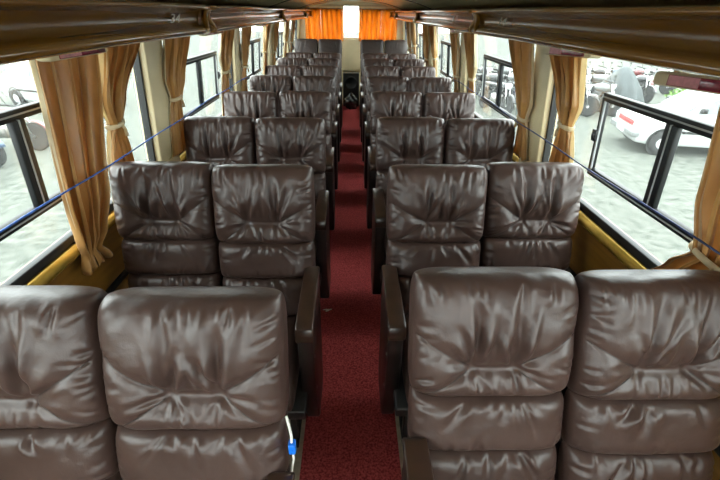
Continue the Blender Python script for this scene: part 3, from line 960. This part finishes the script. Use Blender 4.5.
def make_car(paint):
    """small boxy hatchback; faces -x; origin on the ground at the centre; length 3.4, width 1.44"""
    r = empty('car')
    def loft(secs, name, mat, parent, bevel=0):
        bm = bmesh.new(); prev = None
        for x, pts in secs:
            ring = [bm.verts.new((x, y, z)) for y, z in pts]
            if prev:
                for k in range(len(ring)):
                    bm.faces.new((prev[k], prev[(k + 1) % len(ring)], ring[(k + 1) % len(ring)], ring[k]))
            else: first = ring
            prev = ring
        bm.faces.new(first[::-1]); bm.faces.new(prev)
        return bm_obj(name, bm, mat, parent, smooth=True, bevel=bevel)
    def sec(x, w, zb, zt):
        h = w / 2
        return (x, [(-h + .03, zb), (-h, zb + .08), (-h, zt - .12), (-h + .05, zt - .02), (-h + .15, zt), (h - .15, zt), (h - .05, zt - .02), (h, zt - .12), (h, zb + .08), (h - .03, zb)])
    loft([sec(-1.70, 1.30, .34, .70), sec(-1.66, 1.38, .26, .76), sec(-1.4, 1.44, .22, .82), sec(-.75, 1.44, .22, .90), sec(.2, 1.44, .22, .92), sec(1.3, 1.44, .22, .92), sec(1.62, 1.40, .26, .88), sec(1.70, 1.34, .34, .80)], 'body', paint, r, .012)
    def sec2(x, w0, w1, zt, zb=.88):
        return (x, [(-w0 / 2, zb), (-w1 / 2, zt - .03), (-w1 / 2 + .06, zt), (w1 / 2 - .06, zt), (w1 / 2, zt - .03), (w0 / 2, zb)])
    cab = loft([sec2(-.80, 1.36, 1.30, .93), sec2(-.28, 1.38, 1.14, 1.33), sec2(.1, 1.40, 1.12, 1.37), sec2(.95, 1.40, 1.12, 1.36), sec2(1.5, 1.36, 1.14, .98)], 'cabin', paint, r, .01)
    # glass, set proud of the cabin
    bm = bmesh.new()
    def quad(a, b, c, d): bm.faces.new([bm.verts.new(p) for p in (a, b, c, d)])
    quad((-.765, -.60, .965), (-.765, .60, .965), (-.31, .51, 1.315), (-.31, -.51, 1.315))
    quad((1.46, -.58, 1.02), (1.46, .58, 1.02), (1.00, .50, 1.335), (1.00, -.50, 1.335))
    g = bm_obj('windscreen', bm, CARG, r); md = g.modifiers.new('s', 'SOLIDIFY'); md.thickness = .02; md.offset = 0
    for sy in (-1, 1):
        def sidew(x0b, x0t, x1t, x1b):
            bm = bmesh.new()
            zb, zt = .94, 1.30
            def yy(z): return sy * (.70 - (z - .88) / (1.33 - .88) * .125 + .004)
            vs = [bm.verts.new((x, yy(z), z)) for x, z in ((x0b, zb), (x0t, zt), (x1t, zt), (x1b, zb))]
            bm.faces.new(vs)
            g = bm_obj('side_window', bm, CARG, r); md = g.modifiers.new('s', 'SOLIDIFY'); md.thickness = .016; md.offset = 0
        sidew(-.62, -.24, .12, .12); sidew(.20, .20, .62, .66); sidew(.73, .69, .93, 1.22)
        tube('door_handle', [(.0, sy * .722, .80), (.12, sy * .735, .80), (.16, sy * .722, .80)], .014, BLACKP, r, 6)
        bm = bmesh.new(); add_box(bm, -.62, -.52, *sorted((sy * .70, sy * .84)), .96, 1.06); bm_obj('wing_mirror', bm, BLACKP, r, bevel=.02)
        bm = bmesh.new(); add_box(bm, -.95, .95, *sorted((sy * .715, sy * .732)), .50, .56); bm_obj('side_strip', bm, BLACKP, r, bevel=.005)
        bm = bmesh.new(); add_box(bm, -1.705, -1.64, *sorted((sy * .44, sy * .66)), .56, .69); bm_obj('headlight', bm, LENS, r, bevel=.015)
        for x in (-1.12, 1.08):
            bm = bmesh.new(); add_lathe(bm, [(.15, -.08), (.255, -.08), (.27, -.05), (.27, .05), (.255, .08), (.15, .08)], (0, 0, 0), 'Y', 24)
            wo = bm_obj('wheel', bm, TYRE, r, smooth=True); wo.location = (x, sy * .665, .27)
            bm = bmesh.new(); add_lathe(bm, [(.155, -.07), (.155, .07), (.10, .085), (.03, .08)], (0, 0, 0), 'Y', 20)
            if sy < 0:
                for v in bm.verts: v.co.y *= -1
            bm_obj('hubcap', bm, SILVER, wo, smooth=False)
            bm = bmesh.new(); add_lathe(bm, [(.315, -.01), (.315, .012), (.28, .012), (.28, -.01)], (0, sy * .716, 0), 'Y', 28)
            ar = bm_obj('wheel_arch', bm, BLACKP, r, smooth=False); ar.location = (x, 0, .29)
    bm = bmesh.new(); add_box(bm, -1.715, -1.66, -.43, .43, .57, .68); bm_obj('grille', bm, GRILLE, r, bevel=.01)
    bm = bmesh.new(); add_box(bm, -1.77, -1.60, -.70, .70, .36, .50); bm_obj('front_bumper', bm, BPAINT[3], r, bevel=.03)
    bm = bmesh.new(); add_box(bm, 1.60, 1.76, -.70, .70, .36, .50); bm_obj('rear_bumper', bm, BPAINT[3], r, bevel=.03)
    bm = bmesh.new(); add_box(bm, -1.782, -1.765, -.22, .22, .37, .47); bm_obj('number_plate', bm, LENS, r, bevel=.003)
    return r
car = make_car(CARW); car.location = (8.2, 9.2, GZ); car.rotation_euler = (0, 0, R(-12))
tag(car, 'white hatchback car with red grille parked facing the bus outside the right window', 'car', 'cars parked outside')
c2 = make_car(CARY); c2.location = (12.2, 12.2, GZ)
tag(c2, 'yellow car parked behind the white hatchback outside the right window', 'car', 'cars parked outside')
c3 = copy_tree(car); c3.location = (-9.2, 13.6, GZ); c3.rotation_euler = (0, 0, R(160))
tag(c3, 'white car seen outside between the two nearest left curtains', 'car', 'cars parked outside')

# bush beyond the white car
LEAF = mat_simple('leaf_green', (.16, .30, .06), .6, noise=.3, nscale=8)
b = empty('bush', (9.75, 11.9, GZ)); tag(b, 'small bright green bush between the white car and the motorcycles', 'bush')
bm = bmesh.new(); rg = random.Random(8)
for k in range(700):
    d = Vector((rg.gauss(0, 1), rg.gauss(0, 1), rg.gauss(0, 1))).normalized() * (.55 * rg.random() ** .4)
    p = Vector((d.x, d.y, .62 + d.z)); q = Vector((rg.uniform(-1, 1), rg.uniform(-1, 1), rg.uniform(-.3, 1))).normalized(); s_ = q.cross(Vector((rg.random(), rg.random(), rg.random()))).normalized()
    L = rg.uniform(.08, .13)
    bm.faces.new([bm.verts.new(v) for v in (p, p + q * L * .5 + s_ * .03, p + q * L, p + q * L * .5 - s_ * .03)])
bm_obj('foliage', bm, LEAF, b)
bm = bmesh.new()
for k in range(5):
    a = k * 1.3; add_tube(bm, [(0, 0, 0), (.1 * math.cos(a), .1 * math.sin(a), .3), (.3 * math.cos(a), .3 * math.sin(a), .7)], [.02, .015, .006], 6)
bm_obj('stem', bm, SHELL, b, smooth=True)

# ------------------------------------------------------------------ light: bright overcast day
wd = bpy.data.worlds.new('World'); S.world = wd; wd.use_nodes = True
nt = wd.node_tree; bg = nt.nodes['Background']
bg.inputs['Color'].default_value = (.95, .98, 1.0, 1); bg.inputs['Strength'].default_value = 3.2

S.view_settings.view_transform = 'Standard'; S.view_settings.look = 'None'
S.view_settings.exposure = 1.55; S.view_settings.gamma = 1.0
S.view_settings.use_curve_mapping = False
S.cycles.max_bounces = 10; S.cycles.diffuse_bounces = 5; S.cycles.transparent_max_bounces = 12
